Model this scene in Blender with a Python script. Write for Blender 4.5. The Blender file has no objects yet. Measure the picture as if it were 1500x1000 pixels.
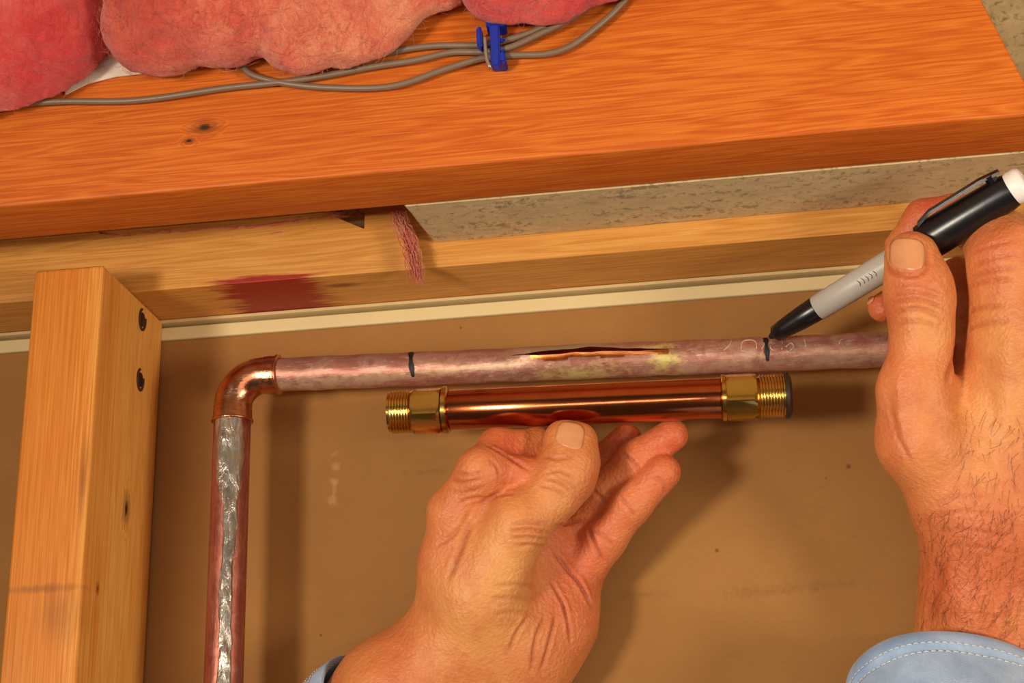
import bpy, bmesh, math, random
import numpy as np
from mathutils import Vector, Matrix, noise
from mathutils.bvhtree import BVHTree

random.seed(7); rng = np.random.default_rng(7)
SC = bpy.context.scene
COL = SC.collection

# ------------------------------------------------------------------ camera
F = 2083.333                                     # 50 mm on a 36 mm sensor, 1500 px wide
Zc = np.array([-210., -5783., 2083.]); Zc /= np.linalg.norm(Zc)
Xc = np.array([1., -0.0755, 0.1 + 2.773 * -0.0755]); Xc -= Zc * Xc.dot(Zc); Xc /= np.linalg.norm(Xc)
Yc = np.cross(Zc, Xc)
M = np.array([Xc, Yc, Zc])                       # world = M @ camera(x right, y down, z forward)
CAM = np.array([0., 0., 1.5])
cd = bpy.data.cameras.new('camera'); cam = bpy.data.objects.new('camera', cd); COL.objects.link(cam)
cd.lens = 50; cd.sensor_width = 36; cd.clip_start = 0.01
R = Matrix((M[:, 0], -M[:, 1], -M[:, 2])).transposed()
cam.matrix_world = Matrix.Translation(CAM) @ R.to_4x4()
SC.camera = cam

# ------------------------------------------------------------------ light and exposure
W = bpy.data.worlds.new('world'); SC.world = W; W.use_nodes = True
W.node_tree.nodes['Background'].inputs[0].default_value = (1.0, 0.80, 0.60, 1)
W.node_tree.nodes['Background'].inputs[1].default_value = 0.06

def area(name, loc, target, size, power, col, shape='DISK', size_y=None):
    l = bpy.data.lights.new(name, 'AREA'); l.shape = shape; l.size = size; l.energy = power; l.color = col
    if size_y: l.size_y = size_y
    o = bpy.data.objects.new(name, l); COL.objects.link(o)
    loc = CAM + np.array(loc); target = CAM + np.array(target)
    o.location = loc
    o.rotation_euler = Vector(target - loc).to_track_quat('-Z', 'Y').to_euler()
    return o
k_ = area('key_lamp', (-0.64, -0.46, -0.06), (0.26, 0.58, 0.18), 0.20, 2.3, (1.0, 0.88, 0.72)); k_.data.spread = math.radians(78)
area('bounce_lamp', (0.92, -0.24, -0.14), (-0.1, 0.58, 0.17), 0.30, 8.2, (1.0, 0.87, 0.68))
area('strip_lamp', (-0.02, -0.22, -0.03), (0.0, 0.58, 0.17), 0.9, 1.7, (1.0, 0.90, 0.76), 'RECTANGLE', 0.014)
SC.view_settings.view_transform = 'Standard'; SC.view_settings.look = 'None'
SC.view_settings.gamma = 1.0; SC.view_settings.exposure = -0.04; SC.view_settings.use_curve_mapping = False

# ------------------------------------------------------------------ helpers
def P(px, py, y):
    """point on the vertical plane at depth y (parallel to the wall)"""
    d = M @ np.array([(px - 750) / F, (py - 500) / F, 1.]); return CAM + d * (y / d[1])
def PZ(px, py, z):
    d = M @ np.array([(px - 750) / F, (py - 500) / F, 1.]); return CAM + d * (z / d[2])
def PD(px, py, depth):
    d = M @ np.array([(px - 750) / F, (py - 500) / F, 1.]); return CAM + d * depth
def A(x, y, z): return np.array([x, y, z]) + CAM
def px2m(px, depth): return px * depth / F

def srgb(r, g, b):
    f = lambda c: ((c / 255 + .055) / 1.055) ** 2.4 if c > 10 else c / 255 / 12.92
    return (f(r), f(g), f(b), 1.0)

def link(name, me, parent=None, mat=None, base=None, smooth=True):
    o = bpy.data.objects.new(name, me); COL.objects.link(o)
    if mat: me.materials.append(mat)
    if smooth:
        me.polygons.foreach_set('use_smooth', [True] * len(me.polygons))
    if parent: o.parent = parent
    elif base is not None: o.location = base
    return o
def mesh_obj(name, verts, faces, mat, parent=None, base=None, smooth=True, sharp=None):
    """verts in world space; base = the thing's base point (its parent's location when it has one)"""
    b = np.array(parent.location) if (parent and parent.parent is None) else (np.array(base) if base is not None else np.zeros(3))
    if parent and parent.parent is not None: b = np.array(parent.parent.location)
    v = np.asarray(verts, float) - b
    me = bpy.data.meshes.new(name); me.from_pydata(v.tolist(), [], faces if isinstance(faces, list) else faces.tolist()); me.update()
    o = link(name, me, parent, mat, b if not parent else None, smooth)
    if sharp is not None:
        me.set_sharp_from_angle(angle=math.radians(sharp))
    return o
def thing(name, label, cat, loc, group=None):
    o = bpy.data.objects.new(name, None); COL.objects.link(o); o.location = loc; o.empty_display_size = .02
    o['label'] = label; o['category'] = cat
    if group: o['group'] = group
    return o
def tag(o, label=None, cat=None, group=None, kind=None):
    if label: o['label'] = label
    if cat: o['category'] = cat
    if group: o['group'] = group
    if kind: o['kind'] = kind
    return o

def frame(axis, hint=(0, 0, 1)):
    a = np.array(axis, float); a /= np.linalg.norm(a)
    h = np.array(hint, float)
    if abs(a.dot(h)) > .98: h = np.array([0, 1., 0])
    u = np.cross(h, a); u /= np.linalg.norm(u); v = np.cross(a, u); return a, u, v
def catmull(pts, n=10):
    p = np.array(pts, float); p = np.vstack([2 * p[0] - p[1], p, 2 * p[-1] - p[-2]]); out = []
    for i in range(1, len(p) - 2):
        for t in np.linspace(0, 1, n, endpoint=False):
            out.append(.5 * (2 * p[i] + (p[i + 1] - p[i - 1]) * t + (2 * p[i - 1] - 5 * p[i] + 4 * p[i + 1] - p[i + 2]) * t * t + (3 * p[i] - p[i - 1] - 3 * p[i + 1] + p[i + 2]) * t ** 3))
    out.append(p[-2]); return np.array(out)
def tube(path, rad, seg=16, caps=True, flat=1.0, hint=(0, 0, 1)):
    path = np.array(path, float); n = len(path); rad = np.broadcast_to(rad, (n,))
    V, Fc = [], []
    tan = np.gradient(path, axis=0)
    a, u, v = frame(tan[0], hint)
    for i in range(n):
        t = tan[i] / np.linalg.norm(tan[i])
        u = u - t * u.dot(t); u /= np.linalg.norm(u); v = np.cross(t, u)
        for k in range(seg):
            th = 2 * math.pi * k / seg
            V.append(path[i] + rad[i] * (math.cos(th) * u + flat * math.sin(th) * v))
    for i in range(n - 1):
        for k in range(seg):
            k2 = (k + 1) % seg
            Fc.append((i * seg + k, i * seg + k2, (i + 1) * seg + k2, (i + 1) * seg + k))
    if caps:
        Fc.append(tuple(range(seg))[::-1]); Fc.append(tuple((n - 1) * seg + k for k in range(seg)))
    return np.array(V), Fc
def lathe(a, b, prof, seg=32, closed_caps=True, poly=None, rot=0.0):
    """prof: list of (s along a->b in metres, radius)"""
    ax = np.array(b) - np.array(a); d, u, v = frame(ax)
    V, Fc = [], []
    for s, r in prof:
        for k in range(seg):
            th = 2 * math.pi * k / seg + rot
            V.append(np.array(a) + d * s + r * (math.cos(th) * u + math.sin(th) * v))
    n = len(prof)
    for i in range(n - 1):
        for k in range(seg):
            k2 = (k + 1) % seg
            Fc.append((i * seg + k, i * seg + k2, (i + 1) * seg + k2, (i + 1) * seg + k))
    if closed_caps:
        Fc.append(tuple(range(seg))[::-1]); Fc.append(tuple((n - 1) * seg + k for k in range(seg)))
    return np.array(V), Fc
def join(*ms):
    V, Fc, o = [], [], 0
    for v, f in ms:
        V.append(np.asarray(v)); Fc += [tuple(i + o for i in q) for q in f]; o += len(v)
    return np.vstack(V), Fc
def prism(name, poly, y0, y1, mat, parent=None, base=None, bevel=.0012, wob=0.0):
    """extrude an (x,z) polygon from depth y0 to y1, bevelled"""
    bm = bmesh.new()
    f = [bm.verts.new(A(x, y0, z)) for x, z in poly]; g = [bm.verts.new(A(x, y1, z)) for x, z in poly]
    n = len(poly)
    bm.faces.new(f); bm.faces.new(g[::-1])
    for i in range(n): bm.faces.new((f[i], g[i], g[(i + 1) % n], f[(i + 1) % n]))
    bmesh.ops.recalc_face_normals(bm, faces=bm.faces)
    if bevel: bmesh.ops.bevel(bm, geom=bm.edges[:], offset=bevel, segments=3, affect='EDGES', profile=.6)
    b = np.array(parent.location) if parent else np.array(base if base is not None else (0, 0, 0))
    bmesh.ops.translate(bm, verts=bm.verts, vec=-Vector(b))
    me = bpy.data.meshes.new(name); bm.to_mesh(me); bm.free()
    o = link(name, me, parent, mat, b, True); me.set_sharp_from_angle(angle=math.radians(50))
    return o

# ------------------------------------------------------------------ materials
class NT:
    def __init__(s, name):
        s.m = bpy.data.materials.new(name); s.m.use_nodes = True; s.t = s.m.node_tree
        s.b = s.t.nodes['Principled BSDF']
    def n(s, typ, **kw):
        nd = s.t.nodes.new(typ)
        for k, v in kw.items():
            if isinstance(v, bpy.types.NodeSocket): s.t.links.new(v, nd.inputs[k])
            elif k in nd.inputs: nd.inputs[k].default_value = v
            else: setattr(nd, k, v)
        return nd
    def l(s, a, b): s.t.links.new(a, b)
    def coord(s, scale=(1, 1, 1), loc=(0, 0, 0), rot=(0, 0, 0)):
        c = s.n('ShaderNodeTexCoord'); mp = s.n('ShaderNodeMapping', Vector=c.outputs['Object'])
        mp.inputs['Scale'].default_value = scale; mp.inputs['Location'].default_value = loc; mp.inputs['Rotation'].default_value = rot
        return mp.outputs[0]
    def noise(s, vec, scale, detail=4, rough=.55, dist=0.0):
        return s.n('ShaderNodeTexNoise', Vector=vec, Scale=scale, Detail=detail, Roughness=rough, Distortion=dist).outputs['Fac']
    def ramp(s, fac, stops, interp='LINEAR'):
        r = s.n('ShaderNodeValToRGB'); s.l(fac, r.inputs[0]); r.color_ramp.interpolation = interp
        e = r.color_ramp.elements
        while len(e) < len(stops): e.new(.5)
        for i, (p, c) in enumerate(stops):
            e[i].position = p; e[i].color = c if len(c) == 4 else (*c, 1)
        return r.outputs[0]
    def mix(s, fac, a, b, mode='MIX'):
        m = s.n('ShaderNodeMix', data_type='RGBA', blend_type=mode)
        for k, v in ((0, fac), (6, a), (7, b)):
            if isinstance(v, bpy.types.NodeSocket): s.l(v, m.inputs[k])
            else: m.inputs[k].default_value = v
        return m.outputs[2]
    def math(s, op, a, b=0.0, clamp=False):
        m = s.n('ShaderNodeMath', operation=op); m.use_clamp = clamp
        for k, v in ((0, a), (1, b)):
            if isinstance(v, bpy.types.NodeSocket): s.l(v, m.inputs[k])
            else: m.inputs[k].default_value = v
        return m.outputs[0]
    def blob(s, centre, radii, edge=.5, wobble=None):
        """1 inside an ellipsoid around centre (object space), fading to 0"""
        c = s.n('ShaderNodeTexCoord')
        v = s.n('ShaderNodeVectorMath', operation='SUBTRACT'); s.l(c.outputs['Object'], v.inputs[0]); v.inputs[1].default_value = centre
        d = s.n('ShaderNodeVectorMath', operation='DIVIDE'); s.l(v.outputs[0], d.inputs[0]); d.inputs[1].default_value = radii
        ln = s.n('ShaderNodeVectorMath', operation='LENGTH'); s.l(d.outputs[0], ln.inputs[0])
        x = ln.outputs['Value']
        if wobble is not None: x = s.math('ADD', x, wobble)
        mr = s.n('ShaderNodeMapRange', Value=x); mr.inputs[1].default_value = 1 - edge; mr.inputs[2].default_value = 1 + edge * .3
        mr.inputs[3].default_value = 1; mr.inputs[4].default_value = 0
        return mr.outputs[0]
    def bump(s, h, strength=.3, dist=.001, prev=None):
        b = s.n('ShaderNodeBump', Height=h, Strength=strength, Distance=dist)
        if prev is not None: s.l(prev, b.inputs['Normal'])
        return b.outputs[0]
    def done(s, col=None, rough=None, metal=None, normal=None, **kw):
        for k, v in (('Base Color', col), ('Roughness', rough), ('Metallic', metal), ('Normal', normal), *kw.items()):
            if v is None: continue
            if isinstance(v, bpy.types.NodeSocket): s.l(v, s.b.inputs[k])
            else: s.b.inputs[k].default_value = v
        return s.m

def wood(name, dark, mid, light, axis='x', ring=1.0, knots=(), rough=.5, stain=None, extra=None, tilt=0.0, contrast=1.0):
    m = NT(name)
    st = {'x': (1, 20, 20), 'z': (18, 18, 1), 'xs': (1, 9, 9)}[axis]
    rot = (0, tilt, 0)
    v = m.coord(st, rot=rot)
    warp = m.noise(m.coord((1, 1, 1)), 9, 3)
    # growth rings: a banded noise that runs along the board
    base = m.noise(v, 5.5 * ring, 3, .5, .25)
    kn = None
    for (c, r) in knots:
        k = m.blob(c, r, .9)
        kn = k if kn is None else m.math('MAXIMUM', kn, k)
    if kn is not None: base = m.math('ADD', base, m.math('MULTIPLY', kn, .25))
    bands = m.math('FRACT', m.math('MULTIPLY', base, 12.0))
    bands = m.math('ABSOLUTE', m.math('SUBTRACT', m.math('MULTIPLY', bands, 2.0), 1.0))
    fine = m.noise(m.coord((st[0] * 1.2 if axis != 'z' else st[0] * 5, st[1] * 5, st[2] * 5 if axis != 'z' else st[2] * 1.2), rot=rot), 14, 4, .65)
    broad = m.noise(m.coord((2, 6, 6) if axis != 'z' else (8, 8, 1.5)), 3.5, 3)
    f = m.math('ADD', m.math('MULTIPLY', bands, .20 * contrast), m.math('MULTIPLY', fine, .60))
    f = m.math('ADD', f, m.math('MULTIPLY', broad, .35))
    col = m.ramp(f, [(.22, dark), (.5, mid), (.82, light)])
    for (c, r) in knots:
        wob = m.math('MULTIPLY', m.math('SUBTRACT', fine, .5), 1.2)
        col = m.mix(m.math('MULTIPLY', m.blob(c, [q * .75 for q in r], .9, wob), .8), col, srgb(86, 40, 14))
        col = m.mix(m.math('MULTIPLY', m.blob(c, [q * .3 for q in r], .5, wob), .9), col, srgb(48, 26, 14))
    if stain: col = stain(m, col, fine)
    n = m.bump(f, .35, .0006)
    return m.done(col, rough, 0, n, **{'Specular IOR Level': .35})

def plain(name, col, rough=.5, metal=0, nscale=300, nstr=.15, var=.12):
    m = NT(name); v = m.coord()
    n1 = m.noise(v, nscale, 3); n2 = m.noise(v, nscale * .12, 3)
    c = m.mix(m.math('MULTIPLY', n2, var * 2, True), col, tuple(x * .55 for x in col[:3]) + (1,))
    return m.done(c, rough, metal, m.bump(n1, nstr, .0005))

# =================================================================== STRUCTURE
YS = .554; ZP = .2515; ZB = .2635; YW = .629
def drywall_mat():
    m = NT('brown_paper_board'); v = m.coord()
    n1 = m.noise(v, 7, 4, .6); n2 = m.noise(m.coord((1, 1, 4)), 160, 3, .7); n3 = m.noise(v, 700, 2)
    c = m.ramp(n1, [(.3, srgb(150, 104, 54)), (.7, srgb(168, 120, 66))])
    c = m.mix(m.math('MULTIPLY', m.ramp(n2, [(.45, (0, 0, 0)), (.75, (1, 1, 1))]), .18), c, srgb(132, 92, 50))
    # a few small dark specks
    for (x, y, rr) in ((1243, 683, .0013), (1050, 806, .0010), (600, 560, .0007), (675, 480, .0006), (990, 690, .0006), (470, 930, .0007), (1210, 700, .0005)):
        c = m.mix(m.math('MULTIPLY', m.blob(tuple(P(x, y, YW)), (rr, .02, rr), .8), .75), c, srgb(84, 44, 22))
    # pale rubbed scuffs in a short column
    ws = m.math('MULTIPLY', m.math('SUBTRACT', m.noise(v, 260, 3, .7), .5), 3.0)
    for (x, y, rx, rz) in ((490, 665, .0022, .0020), (492, 684, .0024, .0024), (489, 704, .0022, .0016), (488, 733, .0022, .0028), (490, 716, .0012, .0045)):
        q = P(x, y, YW)
        c = m.mix(m.math('MULTIPLY', m.blob(tuple(q), (rx, .02, rz), .8, ws), .4), c, srgb(206, 160, 108))
    # faint ghost of ink lines low on the board
    wl = m.math('MULTIPLY', m.math('SUBTRACT', m.noise(m.coord((1, 1, .6)), 330, 2, .8), .5), 4.5)
    for (x, y, rx) in ((1180, 858, .030), (1120, 868, .018), (940, 870, .012), (640, 690, .014)):
        q = P(x, y, YW)
        c = m.mix(m.math('MULTIPLY', m.blob(tuple(q), (rx, .02, .0016), .7, wl), .2), c, srgb(116, 80, 44))
    return m.done(c, .8, 0, m.bump(n3, .12, .0004), **{'Specular IOR Level': .25})
MDRY = drywall_mat()
wall = prism('wall_back', [(-.75, -.6), (.75, -.6), (.75, .2418), (-.75, .2418)], YW, YW + .013, MDRY, bevel=.0008)
tag(wall, 'brown paper-faced wallboard behind the pipe', kind='structure')
MCREAM = plain('bare_gypsum', srgb(222, 200, 148), .7, 0, 500, .25, .10)
# cream cut edge of the board: two ledges with a groove between
t1 = prism('trim_1', [(-.75, .2419), (.75, .2419), (.75, .2484), (-.75, .2484)], YW - .0012, YW + .013, MCREAM, bevel=.0008)
t2 = prism('trim_2', [(-.75, .2497), (.75, .2497), (.75, .2513), (-.75, .2513)], YW - .0042, YW + .013, plain('gypsum_lip', srgb(206, 180, 128), .7, 0, 500, .25, .1), bevel=.0004)
for t, s in ((t1, 'pale cream band along the top of the brown wallboard'), (t2, 'thin cream lip just under the top plate')):
    tag(t, s, kind='structure')

# subfloor overhead, behind the beam end
def osb_mat():
    m = NT('weathered_plywood')
    n1 = m.noise(m.coord((1, 5, 5)), 16, 5, .65, .6); n2 = m.noise(m.coord((1, 2, 2)), 60, 4, .7); n3 = m.noise(m.coord(), 240, 3, .8)
    f = m.math('ADD', m.math('MULTIPLY', n1, .55), m.math('MULTIPLY', n2, .45))
    c = m.ramp(f, [(.28, srgb(116, 102, 76)), (.42, srgb(192, 168, 126)), (.62, srgb(214, 188, 142)), (.8, srgb(232, 208, 162))])
    c = m.mix(m.math('MULTIPLY', m.ramp(m.math('ADD', m.math('MULTIPLY', n3, .6), m.math('MULTIPLY', n1, .45)), [(.54, (0, 0, 0)), (.64, (1, 1, 1))]), .7), c, srgb(112, 100, 72))
    return m.done(c, .8, 0, m.bump(f, .5, .0008), **{'Specular IOR Level': .2})
MOSB = osb_mat()
ceil = prism('ceiling', [(-.75, .47), (.75, .47), (.75, .485), (-.75, .485)], -.2, .66, MOSB, bevel=.001)
tag(ceil, 'underside of the plywood floor above', kind='structure')
rim = prism('rim_board', [(-.75, .2855), (.75, .2855), (.75, .469), (-.75, .469)], .612, .635, MOSB, base=tuple(A(.4, .6, .3)))
tag(rim, 'grey weathered rim board seen beyond the angled end of the orange joist', 'board')

# =================================================================== TIMBER
b0 = A(0, .513, ZB)
def loc(px, py, y, base): return tuple(P(px, py, y) - base)
MBEAM = wood('orange_fir', srgb(158, 66, 14), srgb(196, 92, 24), srgb(226, 130, 46), 'x', 1.0,
             knots=[(loc(300, 186, .513, b0), (.0085, .03, .0050)), (loc(277, 206, .513, b0), (.004, .03, .0025))], rough=.5, tilt=math.radians(1.2))
e0 = P(1420, 0, .513) - CAM; e1 = P(1502, 182, .513) - CAM
sl = (e0[0] - e1[0]) / (e0[2] - e1[2])
zt = .40
beam = prism('floor_joist', [(-.6, ZB), (e1[0] + .012, ZB), (e1[0] + .004, ZB + .010), (e1[0] + sl * (zt - e1[2]), zt), (-.6, zt)], .513, .546, MBEAM, base=b0, bevel=.0014)
tag(beam, 'wide orange fir joist crossing the top, angled cut at its far end', 'joist')

def plate_stain(m, col, fine):
    w = m.math('MULTIPLY', m.math('SUBTRACT', m.noise(m.coord((.35, 4, 4)), 90, 3, .7), .5), 1.6)
    q = (P(404, 434, .606) - bp); q[2] = 0
    col = m.mix(m.math('MULTIPLY', m.blob(tuple(q), (.026, .09, .004), .3, w), .95), col, srgb(150, 16, 14))
    q = (P(500, 420, .600) - bp); q[2] = 0
    return m.mix(m.math('MULTIPLY', m.blob(tuple(q), (.010, .003, .003), .6, w), .7), col, srgb(92, 30, 22))
bp = A(0, .588, ZP)
MPLATE = wood('yellow_pine', srgb(170, 104, 40), srgb(200, 134, 58), srgb(222, 164, 84), 'x', .9, stain=plate_stain)
# top edge is chipped away where the hole shows
xa = lambda px, py: (P(px, py, .588) - CAM)[0]
zz = ZP + .033
c1, c2 = xa(488, 325), xa(533, 325)
plate = prism('top_plate', [(-.75, ZP), (.75, ZP), (.75, zz), (c2 + .0005, zz), (c2, zz - .0105), (c1 + .006, zz - .006), (c1 - .004, zz - .0004), (-.75, zz)], .588, .640, MPLATE, base=bp, bevel=.0006)
tag(plate, 'yellow pine top plate with a red stain underneath, above the wallboard', 'plate')

bb = A(.3, .567, ZB)
MGREY = osb_mat(); MGREY.name = 'weathered_grey_wood'
gx0 = (PZ(592, 303, ZB) - CAM)[0]; gx1 = (PZ(640, 363, ZB) - CAM)[0]
def grey_board():
    bm = bmesh.new(); V = []
    g_ = gx1 - gx0; pts = [(gx0, .5465), (gx0 + g_ * .28, .556), (gx0 + g_ * .55, .570), (gx1, .5875), (.75, .5875), (.75, .5465)]
    lo = [bm.verts.new(A(x, y, ZB) - bb) for x, y in pts]; hi = [bm.verts.new(A(x, y, ZB + .033) - bb) for x, y in pts]
    bm.faces.new(lo[::-1]); bm.faces.new(hi)
    for i in range(6): bm.faces.new((lo[i], lo[(i + 1) % 6], hi[(i + 1) % 6], hi[i]))
    bmesh.ops.recalc_face_normals(bm, faces=bm.faces)
    bmesh.ops.bevel(bm, geom=bm.edges[:], offset=.0006, segments=2, affect='EDGES')
    me = bpy.data.meshes.new('blocking_board'); bm.to_mesh(me); bm.free()
    o = link('blocking_board', me, None, MGREY, bb); me.set_sharp_from_angle(angle=.8); return o
tag(grey_board(), 'grey weathered board wedged between the orange joist and the top plate', 'board')

# small split offcut in the gap at the end of the grey board
ba = P(560, 340, .588)
MCHIP = wood('pine_offcut', srgb(150, 88, 36), srgb(188, 120, 54), srgb(206, 144, 76), 'z', 1.6)
o0, o1 = P(536, 345, .588) - CAM, P(596, 330, .588) - CAM
chip = prism('wood_offcut', [(o0[0], zz + .0003), (o1[0], zz + .0003), (o1[0] - .001, zz + .009), (o0[0] + .001, zz + .0085)], .5885, .606, MCHIP, base=ba, bevel=.0005)
tag(chip, 'short pine offcut lying on the top plate beside the dark hole', 'offcut')

# stud
bs = A(-.26, .588, -.35)
sx0, sx1 = -.2768, -.2447
def stud_col(m, col, fine):
    # redder heartwood on the outer half; sapwood side painted paler in place of light
    hw = m.blob(tuple(A(sx0 + .006, .55, .0) - bs), (.034, .045, .9), .45, m.math('MULTIPLY', m.math('SUBTRACT', fine, .5), .7))
    col = m.mix(m.math('MULTIPLY', hw, .75), col, m.ramp(fine, [(.3, srgb(176, 84, 14)), (.7, srgb(220, 124, 30))]))
    w = m.math('MULTIPLY', m.math('SUBTRACT', m.noise(m.coord((3, 3, .6)), 60, 3, .7), .5), 1.6)
    for (px, py, y, r, a) in ((125, 700, .556, (.0016, .02, .020), .55), (60, 862, .554, (.02, .02, .0018), .5), (90, 900, .554, (.01, .02, .012), .35)):
        col = m.mix(m.math('MULTIPLY', m.blob(loc(px, py, y, bs), r, .8, w), a), col, srgb(120, 74, 34))
    return col
def on_side(px, py):                             # point on the stud's side face
    d = M @ np.array([(px - 750) / F, (py - 500) / F, 1.]); return CAM + d * (sx1 / d[0])
MSTUD = wood('stud_pine', srgb(206, 126, 44), srgb(232, 160, 72), srgb(246, 192, 106), 'z', .9, stain=stud_col,
             knots=[(tuple(on_side(143, 862) - bs), (.01, .003, .0035)), (tuple(on_side(185, 745) - bs), (.01, .006, .012))])
stud = thing('wall_stud', 'yellow pine wall stud standing beside the elbow of the pipe', 'stud', bs)
st = prism('post', [(sx0, -.35), (sx1, -.35), (sx1, ZP - .0002), (sx0, ZP - .0002)], YS, .6275, MSTUD, parent=stud, bevel=.0018)
MNAIL = plain('old_nail', srgb(72, 58, 44), .45, .8, 900, .3)
MHOLE = plain('nail_dent', srgb(70, 42, 20), .9, 0, 500, .3)
for (px, py) in ((208, 468), (205, 556)):
    c = on_side(px, py)
    v1 = lathe(c + [-.002, 0, 0], c + [.002, 0, 0], [(0, .0012), (.0012, .0012), (.0021, .0026), (.0024, .0026), (.0027, .0022)], 14)
    v1[0][:, 2] = (v1[0][:, 2] - c[2]) * 1.35 + c[2]
    nl = mesh_obj('nail', *v1, MNAIL, stud, sharp=40); nl['label'] = 'dark toe nail driven into the side of the stud'
    # splintered lip around the nail
    ring = []
    for k in range(14):
        th = k / 13 * math.pi * 1.5 + 1.9
        ring.append(c + np.array([.0002, math.cos(th) * .0036, math.sin(th) * .0050]))
    mesh_obj('dent_lip', *tube(catmull(ring, 2), .0007, 6), MHOLE, stud)

# =================================================================== SDF MESHER
def smin(a, b, k):
    if k <= 0: return np.minimum(a, b)
    h = np.maximum(k - np.abs(a - b), 0) / k
    return np.minimum(a, b) - h * h * k * .25
def cone(p, a, b, ra, rb):
    ab = b - a; L = ab.dot(ab) + 1e-12
    t = np.clip(((p - a) @ ab) / L, 0, 1)
    q = p - a - t[..., None] * ab
    return np.sqrt((q * q).sum(-1)) - (ra + (rb - ra) * t)
def surface_net(fn, lo, hi, h):
    lo = np.array(lo, float); n = np.ceil((np.array(hi) - lo) / h).astype(int) + 1
    ax = [lo[i] + h * np.arange(n[i]) for i in range(3)]
    vals = np.empty(n, np.float32)
    Yg, Zg = np.meshgrid(ax[1], ax[2], indexing='ij')
    for i0 in range(0, n[0], 16):
        xs = ax[0][i0:i0 + 16]
        p = np.empty((len(xs), n[1], n[2], 3), np.float32)
        p[..., 0] = xs[:, None, None]; p[..., 1] = Yg; p[..., 2] = Zg
        vals[i0:i0 + 16] = fn(p)
    s = vals < 0
    cn = n - 1
    cnt = np.zeros(cn, np.float32); acc = np.zeros((*cn, 3), np.float32)
    def sl(dx, dy, dz): return (slice(dx, cn[0] + dx), slice(dy, cn[1] + dy), slice(dz, cn[2] + dz))
    cr = [(i, j, k) for i in (0, 1) for j in (0, 1) for k in (0, 1)]
    for c in cr:
        for d in range(3):
            if c[d]: continue
            e = list(c); e[d] = 1
            a, b = vals[sl(*c)], vals[sl(*e)]
            m = (a < 0) != (b < 0)
            t = np.where(m, a / np.where(m, a - b, 1), 0)
            for q in range(3):
                acc[..., q] += np.where(m, c[q] + (t if q == d else 0), 0)
            cnt += m
    act = cnt > 0
    idx = -np.ones(cn, int); idx[act] = np.arange(act.sum())
    g = np.argwhere(act)
    V = lo + h * (g + acc[act] / cnt[act][:, None])
    Q = []
    for d in range(3):
        u, w = (d + 1) % 3, (d + 2) % 3
        sa = [slice(0, n[i]) for i in range(3)]; sb = list(sa)
        sa[d] = slice(0, n[d] - 1); sb[d] = slice(1, n[d])
        m = s[tuple(sa)] != s[tuple(sb)]; inside = s[tuple(sa)]
        e = np.argwhere(m)
        ok = (e[:, u] > 0) & (e[:, w] > 0) & (e[:, u] < cn[u]) & (e[:, w] < cn[w]) & (e[:, d] < cn[d])
        e = e[ok]; ins = inside[tuple(e.T)]
        def at(du, dw):
            f = e.copy(); f[:, u] -= du; f[:, w] -= dw; return idx[tuple(f.T)]
        q = np.stack([at(1, 1), at(0, 1), at(0, 0), at(1, 0)], 1)
        q[~ins] = q[~ins][:, ::-1]
        Q.append(q)
    return V, np.vstack(Q)
def sines(p, freq, seed, octaves=3):
    r = np.random.default_rng(seed); out = np.zeros(p.shape[:-1], np.float32); amp = 1
    for o in range(octaves):
        for _ in range(5):
            k = r.normal(size=3); k /= np.linalg.norm(k); k = (k * freq * r.uniform(.7, 1.4)).astype(np.float32)
            out += amp * np.sin(p @ k + r.uniform(0, 6.28))
        amp *= .5; freq *= 2.1
    return out / 5
def smooth_mesh(V, Q, it=2, lam=.5):
    e = np.vstack([Q[:, [0, 1]], Q[:, [1, 2]], Q[:, [2, 3]], Q[:, [3, 0]]])
    for _ in range(it):
        acc = np.zeros_like(V); c = np.zeros(len(V))
        for d in range(3): acc[:, d] = np.bincount(e[:, 0], V[e[:, 1], d], len(V)) + np.bincount(e[:, 1], V[e[:, 0], d], len(V))
        c = np.bincount(e.ravel(), minlength=len(V))
        V = V + lam * (acc / c[:, None] - V)
    return V
def normals(V, Q):
    fn = np.cross(V[Q[:, 2]] - V[Q[:, 0]], V[Q[:, 3]] - V[Q[:, 1]]); N = np.zeros_like(V)
    for j in range(4):
        for d in range(3): N[:, d] += np.bincount(Q[:, j], fn[:, d], len(V))
    return N / (np.linalg.norm(N, axis=1)[:, None] + 1e-12)

# =================================================================== PIPE RUN
def copper(name, base, hi, rough=.38, patina=.6, scratch=.5, metal=1.0, axis='x', extra=None):
    m = NT(name)
    s = (1, 8, 8) if axis == 'x' else (8, 8, 1)
    n1 = m.noise(m.coord(s), 30, 5, .7, .5); n2 = m.noise(m.coord((1, 1, 1)), 130, 4, .7, 1.0); n3 = m.noise(m.coord(s), 160, 3, .8)
    c = m.ramp(n1, [(.3, base), (.7, hi)])
    c = m.mix(m.math('MULTIPLY', m.ramp(n2, [(.45, (0, 0, 0)), (.72, (1, 1, 1))]), patina), c, srgb(206, 182, 158))
    c = m.mix(m.math('MULTIPLY', m.ramp(n3, [(.60, (0, 0, 0)), (.70, (1, 1, 1))]), scratch), c, srgb(220, 200, 176))
    c = m.mix(m.math('MULTIPLY', m.ramp(n3, [(.28, (1, 1, 1)), (.38, (0, 0, 0))]), scratch), c, srgb(96, 52, 44))
    if extra: c = extra(m, c, n2)
    r = m.math('ADD', m.math('MULTIPLY', n2, .3), rough - .12)
    return m.done(c, r, metal, m.bump(m.math('ADD', n3, n2), .25, .0004))
YPI = .594
pl = P(398, 549, YPI); pr = P(1560, 501, YPI)
corner_z = pl[2]
axd = (pr - pl) / np.linalg.norm(pr - pl)
RP = .00765
base_pipe = P(324, 1000, YPI)
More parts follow.
